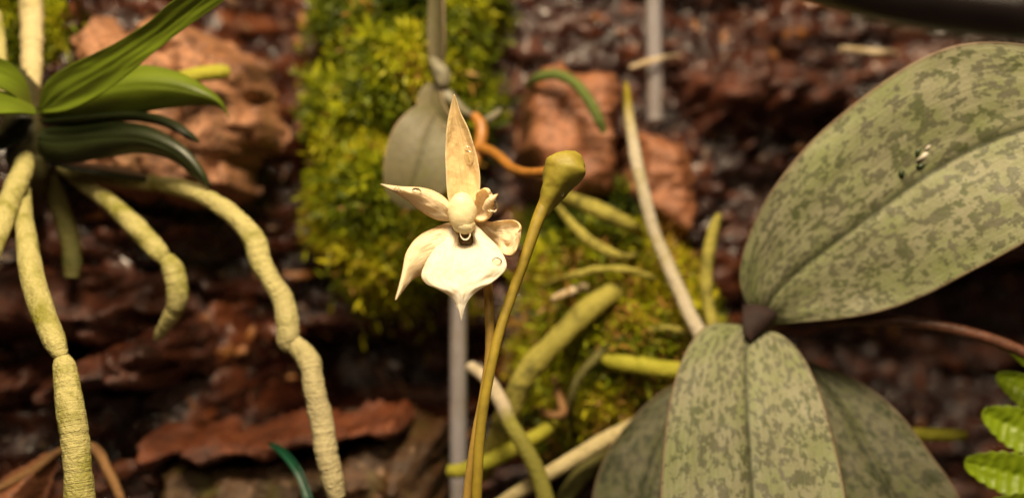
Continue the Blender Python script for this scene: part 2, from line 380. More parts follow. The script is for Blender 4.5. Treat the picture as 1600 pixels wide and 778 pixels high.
def rod_mat():
    t = NT('clear_plastic_rod'); t.set(Base_Color=(.50, .47, .50, 1), Roughness=.22, Transmission_Weight=.6, IOR=1.35)
    t.link(t.ramp(t.noise(t.obj(), 90, 3), [(.4, (.50, .47, .50)), (.75, (.36, .31, .27))]), 'Base Color'); return t.m
M['rod'] = rod_mat()
def water_mat():
    t = NT('water'); t.set(Base_Color=(1, 1, 1, 1), Roughness=.02, IOR=1.33, Specular_IOR_Level=1.0)
    tr = t.n('ShaderNodeBsdfTransparent', Color=(.93, .92, .88, 1)); gl = t.n('ShaderNodeBsdfGlossy', Color=(1, 1, 1, 1), Roughness=.03)
    fr = t.n('ShaderNodeFresnel', IOR=1.45); ms = t.n('ShaderNodeMixShader', i0=fr.outputs[0])
    t.t.links.new(tr.outputs[0], ms.inputs[1]); t.t.links.new(gl.outputs[0], ms.inputs[2])
    t.t.links.new(ms.outputs[0], t.t.nodes['Material Output'].inputs[0])
    return t.m
M['water'] = water_mat()

# ------------------------------------------------------------ setting: bark wall and substrate
WX0, WX1, WZ0, WZ1, ST = -.24, .25, -.115, .17, .0008
def wall_base(x, z):
    y = .262 - .040*(1-sstep(-.085, -.045, x)) + .020*sstep(.04, .10, x)
    y = y + .05*sstep(.055, .085, x)*(1-sstep(-.012, .006, z)) + .028*sstep(-.062, -.048, x)*(1-sstep(-.014, .0, x))*sstep(-.046, -.040, z)*(1-sstep(-.026, -.018, z))  # wall set back to deepen the shade lower right and under the moss
    return y
def wall_y(x, z):
    wx = x+.004*fbm(x*120, z*120, 3, 3); wz = z+.004*fbm(x*120, z*120, 3, 9)
    a1, a2, ox, oy, e = cells(wx*34+wz*9, wz*105, 21)
    b1, b2, px_, py_, e2 = cells(wx*120+wz*60, wz*270-wx*30, 51)
    h = (a1-.5)*.009 + ox*(a2-.5)*.014 + oy*(a1-.3)*.010 - .0025*(1-sstep(0, .08, e))
    h = h + (b1-.5)*.0026 + px_*(b2-.5)*.0035 - .0007*(1-sstep(0, .16, e2)) + .0024*fbm(x*260, z*380, 4, 71)
    h = h + .012*fbm(x*22, z*26, 2, 91)
    return wall_base(x, z)-h, b1*.6+a2*.4
nx = int((WX1-WX0)/ST); nz = int((WZ1-WZ0)/ST)
gx, gz = np.meshgrid(np.linspace(WX0, WX1, nx), np.linspace(WZ0, WZ1, nz), indexing='ij')
gy, gt = wall_y(gx, gz)
wall = mesh_obj('bark_wall', np.stack([gx, gy, gz], -1).reshape(-1, 3), grid_faces(nx, nz), M['wall'], smooth=False, tint=gt.ravel())
wall['kind'] = 'structure'
def wall_at(x, z): return float(wall_y(np.array([[x]]), np.array([[z]]))[0][0, 0])

sx, sy = np.meshgrid(np.linspace(WX0, WX1, 240), np.linspace(.06, .37, 120), indexing='ij')
sz = -.082+.006*fbm(sx*90, sy*90, 4, 5)-.010*0
soil = mesh_obj('ground', np.stack([sx, sy, sz], -1).reshape(-1, 3), grid_faces(240, 120), M['soil'], smooth=False)
soil['kind'] = 'structure'

# loose bark flakes grown into the wall: shared meshes, half sunk
def chunk(seed, fl):
    r = np.random.default_rng(seed); V = []; n, m = 5, 8
    for i in range(n):
        th = math.pi*(i+.5)/n
        for j in range(m):
            ph = 2*math.pi*j/m
            k = 1+.35*(r.random()-.5)
            V.append((math.sin(th)*math.cos(ph)*k, fl*math.cos(th)*(1+.3*(r.random()-.5)), .6*math.sin(th)*math.sin(ph)*k))
    F = [[i*m+j, i*m+(j+1) % m, (i+1)*m+(j+1) % m, (i+1)*m+j] for i in range(n-1) for j in range(m)]
    F += [list(range(m))[::-1], [(n-1)*m+j for j in range(m)]]
    return np.array(V), F
protos = []
for k in range(10):
    V, F = chunk(100+k, .28+.05*(k % 3))
    o = mesh_obj('bark_flake', V*.001, F, M['ochre'] if k in (1, 3, 7) else M['flake'], wall, smooth=False); protos.append(o)
made = 0; tries = 0
regions = [(-.09, .0, -.075, .01, 75), (.02, .13, .0, .09, 95), (.07, .16, -.075, -.005, 40), (-.14, -.02, .02, .10, 30), (-.02, .05, -.08, .06, 15)]
for (x0, x1, z0, z1, cnt) in regions:
    for i in range(cnt):
        x = random.uniform(x0, x1); z = random.uniform(z0, z1)
        o = protos[made] if made < 10 else protos[random.randrange(10)].copy()
        if made >= 10: C.objects.link(o)
        made += 1
        s = random.choice((1.2, 1.6, 2.0, 2.6, 3.4))*random.uniform(.8, 1.2)
        o.location = (x, wall_at(x, z)+.0002, z)
        o.rotation_euler = (random.uniform(-.5, .5), random.uniform(0, 6.28), random.uniform(-.6, .6)); o.scale = (s*random.uniform(1.0, 1.9), s, s*random.uniform(.5, 1.0))

for (px, py, s) in ((472, 32, 2.2), (462, 62, 1.6), (466, 130, 1.6), (325, 545, 2.0), (352, 552, 2.4), (372, 548, 1.8), (322, 502, 1.6), (392, 520, 1.5), (1205, 80, 2.2), (1195, 142, 2.0), (1130, 58, 2.4), (1262, 176, 2.2), (1110, 210, 1.6), (1150, 120, 2.2), (1360, 128, 1.8), (1085, 40, 1.8), (1440, 660, 1.8), (1250, 230, 1.6)):
    d = .24
    for _ in range(6):
        p = P(px, py, d*1000); d = wall_at(p[0], p[2])
    o = protos[3].copy(); C.objects.link(o); o.location = P(px, py, d*1000)
    o.rotation_euler = (random.uniform(-.5, .5), random.uniform(0, 6.28), random.uniform(-.6, .6)); o.scale = (s*1.3, s, s*1.1)

# ------------------------------------------------------------ bark slabs and moss mounds as relief on the wall
def poly_sdf(x, y, poly):
    p = np.array(poly); d = np.full(x.shape, 1e9); ins = np.zeros(x.shape, bool)
    for i in range(len(p)):
        a = p[i]; b = p[(i+1) % len(p)]; e = b-a
        t = np.clip(((x-a[0])*e[0]+(y-a[1])*e[1])/(e@e), 0, 1)
        d = np.minimum(d, np.hypot(x-a[0]-t*e[0], y-a[1]-t*e[1]))
        c = ((a[1] <= y) != (b[1] <= y)) & (x < (b[0]-a[0])*(y-a[1])/(b[1]-a[1]+1e-12)+a[0]); ins ^= c
    return np.where(ins, d, -d)
def slab(name, outline, mm, back_mm, mat, edge=.003, rough=.0012, plates=.0, jag=.0015, step=.0007, tilt=0.0, seed=0, freq=1.0, strat=0.0, smooth=False):
    """solid lump: front surface near distance mm, running back to back_mm inside the wall"""
    poly = [P(a, b, mm)[[0, 2]] for a, b in outline]
    lo = np.min(poly, 0)-.006; hi = np.max(poly, 0)+.006
    n = int((hi[0]-lo[0])/step)+2; m = int((hi[1]-lo[1])/step)+2
    x, z = np.meshgrid(np.linspace(lo[0], hi[0], n), np.linspace(lo[1], hi[1], m), indexing='ij')
    d = poly_sdf(x, z, poly)+jag*2*fbm(x*160+seed, z*160, 4, seed)
    T = (back_mm-mm)/1000
    h = T*np.clip(1-np.exp(-np.maximum(d, 0)/edge*1.6), 0, 1)
    a1, a2, ox, oy, e = cells((x+.003*fbm(x*150, z*150, 2, seed))*70*freq, (z+.003*fbm(x*150, z*150, 2, seed+1))*105*freq, seed+40)
    h = h+sstep(0, .004, d)*(plates*((a1-.5)*2+ox*(a2-.5)*1.5-.6*(1-sstep(0, .12, e)))+rough*2*fbm(x*170*freq, z*230*freq, 5, seed+7))
    if strat: h = h+strat*sstep(0, .003, d)*(fbm(x*40, z*650, 3, seed+3))
    y = back_mm/1000-h+tilt*(z-z.mean())
    keep = d > -.0009
    F = grid_faces(n, m); F = F[keep.ravel()[F].all(1)]
    V = np.stack([x, y, z], -1).reshape(-1, 3)
    used = np.unique(F); lut = np.zeros(len(V), int); lut[used] = np.arange(len(used))
    o = mesh_obj(name, V[used], lut[F], mat, smooth=smooth)
    o['_at'] = [float(c) for c in P(*np.mean(outline, 0), mm)]
    return o, (x, y, z, d)
def surf_normals(x, y, z):
    dx = np.gradient(y, axis=0)/np.gradient(x, axis=0); dz = np.gradient(y, axis=1)/np.gradient(z, axis=1)
    N = np.stack([dx, -np.ones_like(dx), dz], -1); return N/np.linalg.norm(N, axis=2)[..., None]

o, _ = slab('bark_slab', [(88, 20), (190, 8), (300, 22), (352, 60), (396, 120), (398, 180), (372, 240), (330, 300), (250, 310), (150, 300), (70, 270), (40, 190), (70, 90)], 207, 232, M['pink'], .0035, .0022, .0006, .0026, seed=3)
tag(o, 'large pale pinkish bark slab behind the strap-leaved orchid', 'bark')
o, _ = slab('bark_slab', [(-160, 430), (40, 415), (130, 440), (205, 430), (215, 500), (130, 560), (40, 560), (-160, 545)], 203, 232, M['red'], .005, .0016, .0018, .0022, seed=13)
tag(o, 'flat red-brown bark plate behind the long jointed root, above a darker ragged plate', 'bark')
o, _ = slab('bark_slab', [(-170, 575), (40, 570), (120, 545), (190, 520), (240, 530), (245, 575), (190, 620), (140, 640), (85, 660), (75, 705), (45, 700), (10, 660), (-170, 690)], 201, 235, M['red'], .004, .0020, .0026, .003, seed=17)
tag(o, 'ragged dark red bark plate with torn lower edge, below the flat red-brown plate', 'bark')
o, _ = slab('bark_block', [(836, 82), (885, 78), (905, 98), (968, 96), (988, 130), (980, 190), (992, 250), (970, 320), (890, 330), (832, 280), (806, 220), (812, 140)], 222, 262, M['block'], .0018, .0012, .0006, .0012, seed=23, strat=.0008)
tag(o, 'tan bark block behind the green bud, with a thin green root arching over it', 'bark')
o, _ = slab('bark_block', [(985, 190), (1060, 200), (1110, 240), (1120, 330), (1090, 390), (1030, 360), (985, 330), (960, 300), (985, 240)], 228, 264, M['block'], .002, .0012, .0008, .0015, seed=29, strat=.001)
tag(o, 'reddish bark block right of the pale yellow-tipped root, below the short clear rod', 'bark')
o, _ = slab('bark_slab', [(1040, 60), (1180, 20), (1300, 40), (1390, 90), (1340, 190), (1240, 215), (1130, 235), (1060, 190)], 248, 285, M['red'], .009, .0030, .0030, .005, seed=31)
tag(o, 'rough brown bark mass between the short clear rod and the big mottled leaf', 'bark')
led = empty('bark_ledge', P(420, 740, 205), 'dark mossy bark ledge with an orange front rim under the hanging roots', 'bark')
o, _ = slab('top_rim', [(205, 700), (300, 690), (420, 685), (520, 672), (612, 660), (622, 682), (540, 705), (430, 718), (300, 735), (205, 740)], 203, 226, M['ledge_top'], .0010, .0016, .001, .0015, seed=37, strat=.0012)
o.parent = led; o['label'] = 'orange-brown crumbly rim'
o, _ = slab('ledge_face', [(218, 730), (300, 726), (430, 710), (540, 698), (640, 678), (690, 700), (690, 900), (218, 900)], 206, 240, M['ledge'], .003, .0026, .0004, .002, seed=41)
o.parent = led

def moss(name, outline, mm, back_mm, label, count, seed, bed_plates=.004, ln=(.0024, .0066), light=.0, fibre=False):
    bed, (x, y, z, d) = slab('moss_bed', outline, mm, back_mm, M['moss_bed'], .010, .0040, bed_plates, .0065, .0011, seed=seed, freq=.8, smooth=True)
    N = surf_normals(x, y, z); r = np.random.default_rng(seed)
    ok = np.argwhere(d > .0008); pick = ok[r.integers(0, len(ok), count)]
    B = np.stack([x, y, z], -1)[pick[:, 0], pick[:, 1]]; NN = N[pick[:, 0], pick[:, 1]]
    K = 9                                                            # leaflets per sprig
    D = NN*.7+np.array([0, -.35, -.10])+r.normal(0, .55, (count, 3)); D /= np.linalg.norm(D, axis=1)[:, None]
    Ln = r.uniform(ln[0], ln[1], count)*(.7+.6*r.random(count)**3)
    patch = fbm(B[:, 0]*95, B[:, 2]*95, 3, seed+2)
    tn = np.clip(.46+light+1.0*patch+r.normal(0, .13, count), 0, 1)
    brown = r.random(count) < .03
    tn[brown] = 1.0
    if fibre: tn[(fbm(B[:, 0]*70+3, B[:, 2]*190, 3, seed+9) > .12) & (r.random(count) < .35)] = 1.0
    long = r.random(count) < .06; Ln[long] *= 1.7
    A = np.cross(D, r.normal(0, 1, (count, 3))); A /= np.linalg.norm(A, axis=1)[:, None]; Bn = np.cross(D, A)
    k = np.arange(K); f = (k+.6)/K
    ang = (k*2.4)[None]+r.uniform(0, 6.28, (count, 1))
    rad = A[:, None]*np.cos(ang)[..., None]+Bn[:, None]*np.sin(ang)[..., None]
    bend = np.array([0, 0, -.35])
    base = B[:, None]+D[:, None]*(f[None]*Ln[:, None])[..., None]+bend*((f**2)[None]*Ln[:, None])[..., None]
    lf = (Ln[:, None]*(.46-.16*f)[None]*r.uniform(.7, 1.2, (count, K)))[..., None]
    out = rad*.75+D[:, None]*.75
    side = np.cross(out, rad+r.normal(0, .3, rad.shape)); side /= np.linalg.norm(side, axis=2)[..., None]+1e-9
    wv = lf*.15
    p0 = base; p1 = base+out*lf*.5+side*wv; p2 = base+out*lf; p3 = base+out*lf*.5-side*wv
    V = np.stack([p0, p1, p2, p3], 2).reshape(-1, 3)
    F = np.arange(len(V)).reshape(-1, 4)
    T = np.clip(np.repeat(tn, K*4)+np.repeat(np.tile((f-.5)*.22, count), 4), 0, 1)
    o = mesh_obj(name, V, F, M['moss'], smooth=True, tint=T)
    bed.parent = o; bed['kind'] = 'stuff'
    tag(o, label, 'moss', kind='stuff'); o['_at'] = bed['_at']
    del bed['_at']
    return o
moss('moss', [(498, -90), (750, -90), (745, 60), (745, 160), (690, 205), (680, 330), (700, 430), (688, 470), (600, 462), (535, 472), (525, 420), (498, 365), (486, 230), (503, 90)], 226, 264, 'tall hanging cushion of yellow-green moss behind the cream flower', 30000, 61, light=.05)
moss('moss', [(900, 330), (960, 298), (1040, 312), (1085, 350), (1115, 420), (1155, 470), (1150, 570), (1080, 640), (985, 700), (900, 705), (862, 660), (850, 560), (842, 470), (862, 430), (885, 375)], 211, 262, 'mound of green and brown moss around the roots beside the mottled orchid', 30000, 67, light=.0, fibre=True)
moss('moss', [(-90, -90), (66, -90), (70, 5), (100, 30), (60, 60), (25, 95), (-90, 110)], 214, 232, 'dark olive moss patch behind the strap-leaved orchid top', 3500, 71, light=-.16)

# ------------------------------------------------------------ strap-leaved orchid on the left
orch = empty('strap_leaf_orchid', P(35, 240, 190), 'green strap-leaved orchid with thick cream aerial roots, mounted on bark', 'orchid')
tube('stem', [(38, 120, 196, 20), (36, 160, 192, 30), (38, 200, 190, 34), (40, 240, 190, 34), (48, 275, 193, 28), (52, 310, 206, 22), (56, 330, 224, 16)], M['stem_dark'], orch, sides=20, bumps=.12, rings=.25, seed=2)
blade('leaf', [(58, 172, 184), (70, 130, 180), (110, 100, 177), (170, 72, 174), (225, 40, 171), (262, 8, 168), (330, -40, 164), (400, -80, 160)],
      [(64, 176, 184), (110, 170, 181), (165, 142, 178), (215, 100, 174), (275, 55, 171), (345, 4, 167), (380, -25, 164), (402, -78, 160)], M['strap'], orch, .9, cup=1.0, rib=.35, wave=1.0, seed=1, label='bright green leaf reaching up and forward')
blade('leaf', [(62, 176, 188), (115, 145, 188), (165, 112, 187), (215, 102, 186), (265, 108, 185), (310, 128, 184), (345, 155, 184), (359, 186, 185)],
      [(66, 184, 190), (130, 186, 188), (190, 182, 187), (250, 172, 186), (300, 166, 185), (335, 166, 185), (352, 176, 185), (360, 187, 185)], M['strap'], orch, .9, cup=-3.5, rib=.3, seed=2, label='broad glossy leaf with drooping tip')
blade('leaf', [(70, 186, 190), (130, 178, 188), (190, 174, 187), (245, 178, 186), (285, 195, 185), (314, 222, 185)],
      [(70, 196, 190), (130, 195, 188), (190, 190, 187), (245, 195, 186), (285, 212, 185), (313, 224, 185)], M['strap_shaded'], orch, .8, cup=-2, rib=.3, seed=3)
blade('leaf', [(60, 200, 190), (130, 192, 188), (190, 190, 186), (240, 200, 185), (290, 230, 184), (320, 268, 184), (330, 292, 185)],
      [(55, 240, 190), (100, 256, 189), (160, 248, 188), (220, 240, 187), (270, 252, 186), (305, 280, 186), (326, 294, 185)], M['strap_shaded'], orch, .9, cup=-2.5, rib=.4, seed=4, label='shaded lowest leaf bending down over the root')
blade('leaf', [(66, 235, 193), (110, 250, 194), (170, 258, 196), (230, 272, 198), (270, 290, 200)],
      [(66, 250, 190), (110, 265, 190), (170, 275, 192), (230, 285, 196), (268, 292, 200)], M['strap_shaded'], orch, .8, cup=-1.5, seed=5)
blade('leaf', [(52, 168, 186), (40, 125, 182), (15, 98, 178), (-20, 85, 174), (-70, 70, 170), (-120, 62, 166)],
      [(48, 176, 184), (22, 150, 178), (-5, 135, 174), (-40, 125, 171), (-80, 100, 168), (-122, 66, 166)], M['strap'], orch, .9, cup=2, rib=.3, seed=6)
blade('leaf', [(52, 165, 183), (20, 150, 178), (-10, 140, 174), (-60, 150, 168), (-110, 180, 163)],
      [(56, 178, 182), (25, 176, 176), (-10, 178, 172), (-60, 188, 166), (-112, 186, 163)], M['strap'], orch, .9, cup=1.5, seed=7)
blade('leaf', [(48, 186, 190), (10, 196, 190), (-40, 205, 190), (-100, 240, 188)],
      [(48, 210, 187), (10, 232, 184), (-40, 240, 184), (-102, 244, 188)], M['strap_shaded'], orch, .9, cup=-1.5, seed=8)
tube('root', [(44, -60, 206, 18), (48, 0, 203, 19), (50, 50, 200, 19), (50, 100, 197, 18), (46, 150, 193, 15)], M['root_pale'], orch, 18, 1.6, .10, .22, 3, label='pale root rising behind the leaves')
tube('root', [(2, 175, 193, 8), (2, 120, 194, 9), (0, 70, 196, 10), (-8, 20, 199, 10)], M['root'], orch, 12, 2, .1, .1, 4)
tube('root', [(230, 150, 196, 13), (270, 128, 199, 13), (310, 117, 201, 13), (345, 113, 204, 13), (356, 112, 205, 9)], M['root_lime'], orch, 14, 2, .05, .06, 5, label='yellow-green root end behind the drooping leaf')
tube('root', [(42, 240, 189, 12), (34, 270, 183, 17), (16, 310, 178, 18), (2, 350, 173, 18), (-18, 400, 168, 18), (-50, 470, 166, 17)], M['root'], orch, 18, 1.6, .10, .14, 6)
tube('root', [(38, 250, 190, 11), (36, 310, 182, 13), (41, 370, 174, 17), (50, 430, 168, 19), (68, 490, 164, 20), (84, 530, 161, 19), (93, 551, 160, 14), (95, 556, 160, 11), (97, 561, 160, 14), (102, 580, 159, 20), (110, 640, 157, 22.5), (118, 700, 156, 23), (124, 770, 155, 24.5), (126, 860, 154, 24)], M['root'], orch, 26, 1.0, .10, .06, 7, label='long thick jointed cream root hanging down past the frame')
tube('root', [(72, 270, 196, 15), (92, 320, 201, 16), (108, 370, 203, 16), (113, 410, 203, 15), (112, 432, 203, 12)], M['root_dim'], orch, 14, 2, .10, .08, 8, label='shaded green root')
tube('root', [(95, 260, 200, 12), (135, 290, 200, 14), (175, 320, 193, 16), (215, 358, 186, 18), (246, 392, 184, 17), (256, 404, 184, 14), (266, 414, 184, 17), (276, 445, 184, 18), (276, 475, 185, 17), (264, 500, 187, 14), (252, 518, 189, 11), (246, 528, 190, 6)], M['root'], orch, 20, 1.2, .14, .16, 9, label='medium root curling back at its greenish tip')
tube('root', [(110, 262, 200, 12), (180, 280, 201, 13), (240, 286, 197, 14), (295, 297, 189, 15), (345, 322, 184, 16), (378, 350, 182, 17), (398, 378, 181, 19), (407, 408, 180, 18.5), (424, 440, 179, 18), (442, 470, 179, 19), (450, 512, 178, 19.5), (450, 533, 178, 18), (462, 540, 178, 17), (484, 566, 177, 20.5), (492, 610, 176, 19.5), (503, 660, 176, 21), (510, 710, 175, 20), (520, 750, 175, 19), (526, 776, 175, 15)], M['root_f'], orch, 24, 1.0, .16, .12, 10, label='long arching cream root with knobbly bends')

tw = tube('dry_twig', [(-60, 800, 188, 7), (0, 762, 186, 7), (50, 735, 188, 8), (95, 704, 192, 7), (145, 700, 196, 9), (168, 735, 194, 8), (190, 785, 190, 8), (215, 900, 190, 8)], M['twig'], None, 12, 2, .2, .15, 14)
tag(tw, 'thin brown twig arching behind the thick jointed root', 'twig')
o, _ = slab('bark_chip', [(-30, 772), (10, 748), (38, 732), (50, 742), (42, 770), (30, 800), (-30, 830)], 184, 193, M['block'], .002, .0006, .0004, .0006, .0004, seed=73)
tag(o, 'small tan bark chip caught against the thin brown twig', 'bark')

# ------------------------------------------------------------ clear rods, black tube, little things
for pts, lab in (([(716, 380, 226, 13), (716, 480, 223, 13), (716, 640, 219, 13.5), (718, 960, 214, 14)], 'upright greyish clear plastic rod rising behind the flower stalk'),
                 ([(1020, -220, 243, 13), (1021, -20, 243, 13), (1023, 100, 243, 13), (1024, 188, 243, 13)], 'short clear plastic rod hanging above the reddish bark block')):
    o = tube('plastic_rod', pts, M['rod'], None, 20, 6); tag(o, lab, 'rod')
o = tube('black_tube', [(900, -190, 120, 40), (1180, -75, 108, 45), (1400, -12, 98, 50), (1600, 14, 92, 53), (1900, 50, 84, 56), (3200, 200, 70, 66)], M['plastic'], None, 28, 8)
tag(o, 'smooth black plastic tube crossing above the big mottled leaf', 'tube')
o = tube('splinter', [(984, 106, 238, 3), (1010, 98, 238, 5), (1036, 91, 240, 4), (1060, 88, 258, 3)], M['straw'], None, 8, 3, .2); tag(o, 'pale dry splinter beside the short clear rod', 'splinter')
o = tube('splinter', [(1314, 76, 236, 5), (1350, 80, 238, 5.5), (1386, 83, 240, 5), (1402, 85, 262, 4)], M['straw'], None, 8, 3, .1); tag(o, 'straight pale splinter lying under the black tube', 'splinter')
o = blade('green_strip', [(418, 690, 196), (440, 700, 192), (462, 722, 189), (478, 752, 187), (492, 800, 185), (505, 900, 186)], [(418, 694, 196), (434, 706, 192), (454, 730, 189), (468, 758, 187), (478, 800, 185), (490, 900, 186)], M['teal'], None, .5, cup=.6, n=40, m=9)
tag(o, 'thin teal green strip bent over the orange rim of the bark ledge', 'strip')

# ------------------------------------------------------------ small orchid behind the flower
sm = empty('small_orchid', P(690, 180, 208), 'small dull-leaved orchid clinging to the moss behind the cream flower', 'orchid')
blade('leaf', [(690, 168, 204), (655, 164, 201), (622, 190, 199), (604, 230, 198), (599, 270, 198), (606, 305, 199), (630, 326, 200)],
      [(692, 172, 204), (705, 200, 201), (712, 235, 199), (708, 270, 198), (694, 300, 198), (668, 322, 199), (632, 327, 200)], M['small_leaf'], sm, 1.2, cup=.2, rib=.3, n=60, m=31, seed=11, label='oval dull olive leaf hanging down')
blade('leaf', [(668, 130, 207), (655, 145, 206), (652, 165, 204), (668, 185, 202), (690, 198, 200), (712, 208, 200)],
      [(690, 128, 205), (690, 150, 202), (696, 168, 200), (705, 182, 199), (712, 195, 199), (716, 207, 200)], M['small_leaf'], sm, 1.0, cup=1.0, rib=.4, seed=12)
blade('leaf', [(674, 112, 208), (668, 60, 207), (669, 10, 206), (672, -40, 204), (678, -80, 203)],
      [(690, 112, 208), (694, 70, 205), (693, 20, 203), (690, -30, 202), (680, -82, 203)], M['small_leaf'], sm, .9, cup=1.0, rib=.4, seed=13, label='narrow upright leaf')
tube('stem', [(672, 140, 228, 10), (680, 138, 214, 11), (688, 140, 206, 11), (708, 158, 204, 10), (730, 178, 205, 8), (752, 190, 208, 7), (775, 178, 212, 6), (782, 170, 214, 2)], M['silver_bud'], sm, 12, 2, .25, .1, 3)
tube('bud', [(672, 92, 206, 3), (680, 100, 204, 9), (688, 114, 203, 14), (692, 128, 203, 11), (694, 138, 204, 5)], M['silver_bud'], sm, 16, 1.5, .3, 0, 4, label='silvery rounded growth')
tube('flower_stalk', [(740, 180, 205, 8), (751, 195, 204, 10), (752, 215, 203, 10), (746, 240, 201, 10), (740, 262, 199, 8)], M['orange_stalk'], sm, 12, 2, .08, 0, 5, label='orange upright stalk')
tube('flower_stalk', [(744, 236, 201, 8), (760, 234, 198, 8), (780, 245, 194, 8), (800, 263, 190, 8), (822, 270, 184, 8), (850, 269, 178, 8), (880, 262, 176, 8)], M['orange_stalk'], sm, 12, 2, .06, 0, 6, label='orange-brown curved stalk')

# ------------------------------------------------------------ roots around the right moss mound
def aerial(pts, mat, label, sides=14, bumps=.12, rings=.08, seed=0):
    o = tube('aerial_root', pts, M[mat], None, sides, 1.8, bumps, rings, seed); tag(o, label, 'root', 'aerial roots round the moss mound'); return o
aerial([(826, 134, 226, 6), (840, 122, 220, 8), (870, 117, 217, 9), (900, 132, 215, 9), (922, 160, 213, 9), (936, 188, 213, 9), (943, 206, 214, 6)], 'root_green', 'thin green root arching over the tan bark block', seed=20, bumps=.05)
aerial([(868, 300, 226, 9), (900, 314, 214, 13), (935, 328, 211, 14), (968, 344, 211, 14), (990, 356, 214, 10), (1000, 366, 224, 8)], 'root_olive', 'stubby mossy root just behind the green bud', seed=21)
aerial([(985, 450, 222, 14), (950, 462, 209, 17), (910, 492, 206, 18), (870, 530, 203, 18), (830, 575, 201, 19), (805, 620, 202, 19), (780, 680, 205, 18), (755, 740, 215, 18)], 'root_olive', 'thick olive root sloping down out of the moss mound', 20, .26, .10, 22)
aerial([(735, 572, 200, 10), (760, 592, 196, 12), (785, 632, 193, 13), (797, 660, 192, 13), (815, 690, 191, 14), (838, 735, 190, 15), (855, 790, 189, 16), (880, 900, 189, 16)], 'root_grey', 'pale root with greenish lower end crossing just behind the flower stalks', 18, .08, .06, 23)
aerial([(702, 735, 204, 10), (720, 734, 203, 12), (760, 722, 203, 13), (800, 702, 204, 14), (840, 680, 206, 13), (868, 660, 214, 11)], 'root_lime', 'yellow-green root reaching sideways across the foot of the clear rod', 16, .08, .05, 24)
aerial([(740, 815, 196, 12), (800, 775, 196, 12), (860, 738, 196, 13), (910, 708, 198, 14), (960, 680, 202, 14), (1010, 655, 212, 12), (1040, 640, 226, 10)], 'root_pale', 'long pale grey root running under the mound to the shaded mottled leaf', 16, .10, .06, 25)
aerial([(850, 850, 203, 14), (885, 775, 203, 15), (915, 735, 205, 15), (950, 700, 212, 14), (975, 670, 222, 12)], 'root_dim', 'dark olive root beneath the long pale grey root', 16, .12, .06, 26)
aerial([(862, 468, 208, 4), (880, 460, 209, 7), (900, 452, 211, 7), (925, 447, 216, 6)], 'straw', 'short pale dry root stub poking from the moss mound', 10, .25, 0, 27)
aerial([(848, 446, 226, 4), (890, 432, 210, 6), (940, 420, 207, 6), (990, 424, 207, 6), (1030, 440, 212, 5), (1050, 460, 226, 4)], 'root_olive', 'thin brownish root trailing over the top of the thick olive root', 10, .3, .1, 41)
aerial([(985, 530, 226, 4), (1000, 522, 209, 6), (1035, 512, 205, 7), (1070, 520, 205, 6), (1100, 545, 210, 5)], 'root_olive', 'thin olive root bowed just above the yellow-green root end', 10, .25, .1, 42)
aerial([(905, 690, 226, 5), (890, 640, 210, 7), (905, 590, 206, 8), (935, 555, 206, 8), (965, 520, 212, 7), (975, 500, 226, 6)], 'root_dim', 'dark green root climbing through the lower moss mound', 12, .25, .1, 43)
aerial([(1000, 395, 224, 5), (975, 402, 208, 8), (935, 385, 205, 9), (905, 362, 206, 9), (885, 340, 210, 7), (872, 322, 224, 6)], 'root_olive', 'bent olive root below the stubby mossy root', 12, .2, .1, 44)
o = tube('dry_twig', [(845, 640, 214, 5), (860, 648, 208, 7), (880, 644, 207, 7), (872, 615, 210, 6), (866, 590, 218, 5)], M['twig'], None, 10, 2, .25, 0, 28); tag(o, 'short forked brown twig at the foot of the moss mound', 'twig')

# ------------------------------------------------------------ mottled orchid on the right
mo = empty('mottled_orchid', P(1185, 500, 190), 'orchid with broad silvery mottled leaves beside the moss mound', 'orchid')
blade('leaf', [(1188, 505, 190), (1160, 462, 187), (1155, 420, 185), (1170, 365, 183), (1200, 305, 181), (1250, 240, 179), (1310, 182, 177), (1390, 120, 174), (1460, 82, 172), (1530, 66, 170), (1620, 72, 167), (1720, 110, 164), (1790, 175, 162)],
      [(1200, 508, 190), (1250, 504, 184), (1320, 498, 180), (1390, 484, 177), (1450, 462, 174), (1510, 430, 171), (1560, 402, 169), (1620, 365, 167), (1690, 310, 165), (1750, 250, 163), (1792, 178, 162)], M['mottled'], mo, 1.6, cup=1.6, rib=.6, wave=1.6, n=110, m=61, seed=21, label='largest mottled leaf, reaching up')
blade('leaf', [(1168, 508, 190), (1110, 506, 187), (1075, 540, 184), (1052, 600, 180), (1040, 660, 176), (1033, 730, 172), (1032, 800, 168), (1045, 900, 163), (1090, 990, 160), (1175, 1030, 159)],
      [(1178, 520, 190), (1215, 520, 187), (1250, 550, 184), (1275, 595, 180), (1295, 650, 176), (1315, 730, 172), (1325, 800, 168), (1315, 900, 163), (1265, 990, 160), (1178, 1031, 159)], M['mottled'], mo, 1.6, cup=.8, rib=.7, wave=1.0, n=100, m=61, seed=22, label='mottled leaf hanging straight down')
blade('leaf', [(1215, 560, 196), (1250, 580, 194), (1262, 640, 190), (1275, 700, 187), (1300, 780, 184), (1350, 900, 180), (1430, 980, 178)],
      [(1225, 552, 196), (1290, 575, 193), (1350, 600, 191), (1405, 645, 188), (1455, 710, 185), (1500, 780, 182), (1525, 880, 179), (1432, 982, 178)], M['mottled_shaded'], mo, 1.5, cup=2.0, rib=1.2, wave=1.0, n=80, m=35, seed=23, label='shaded mottled leaf behind the hanging one')
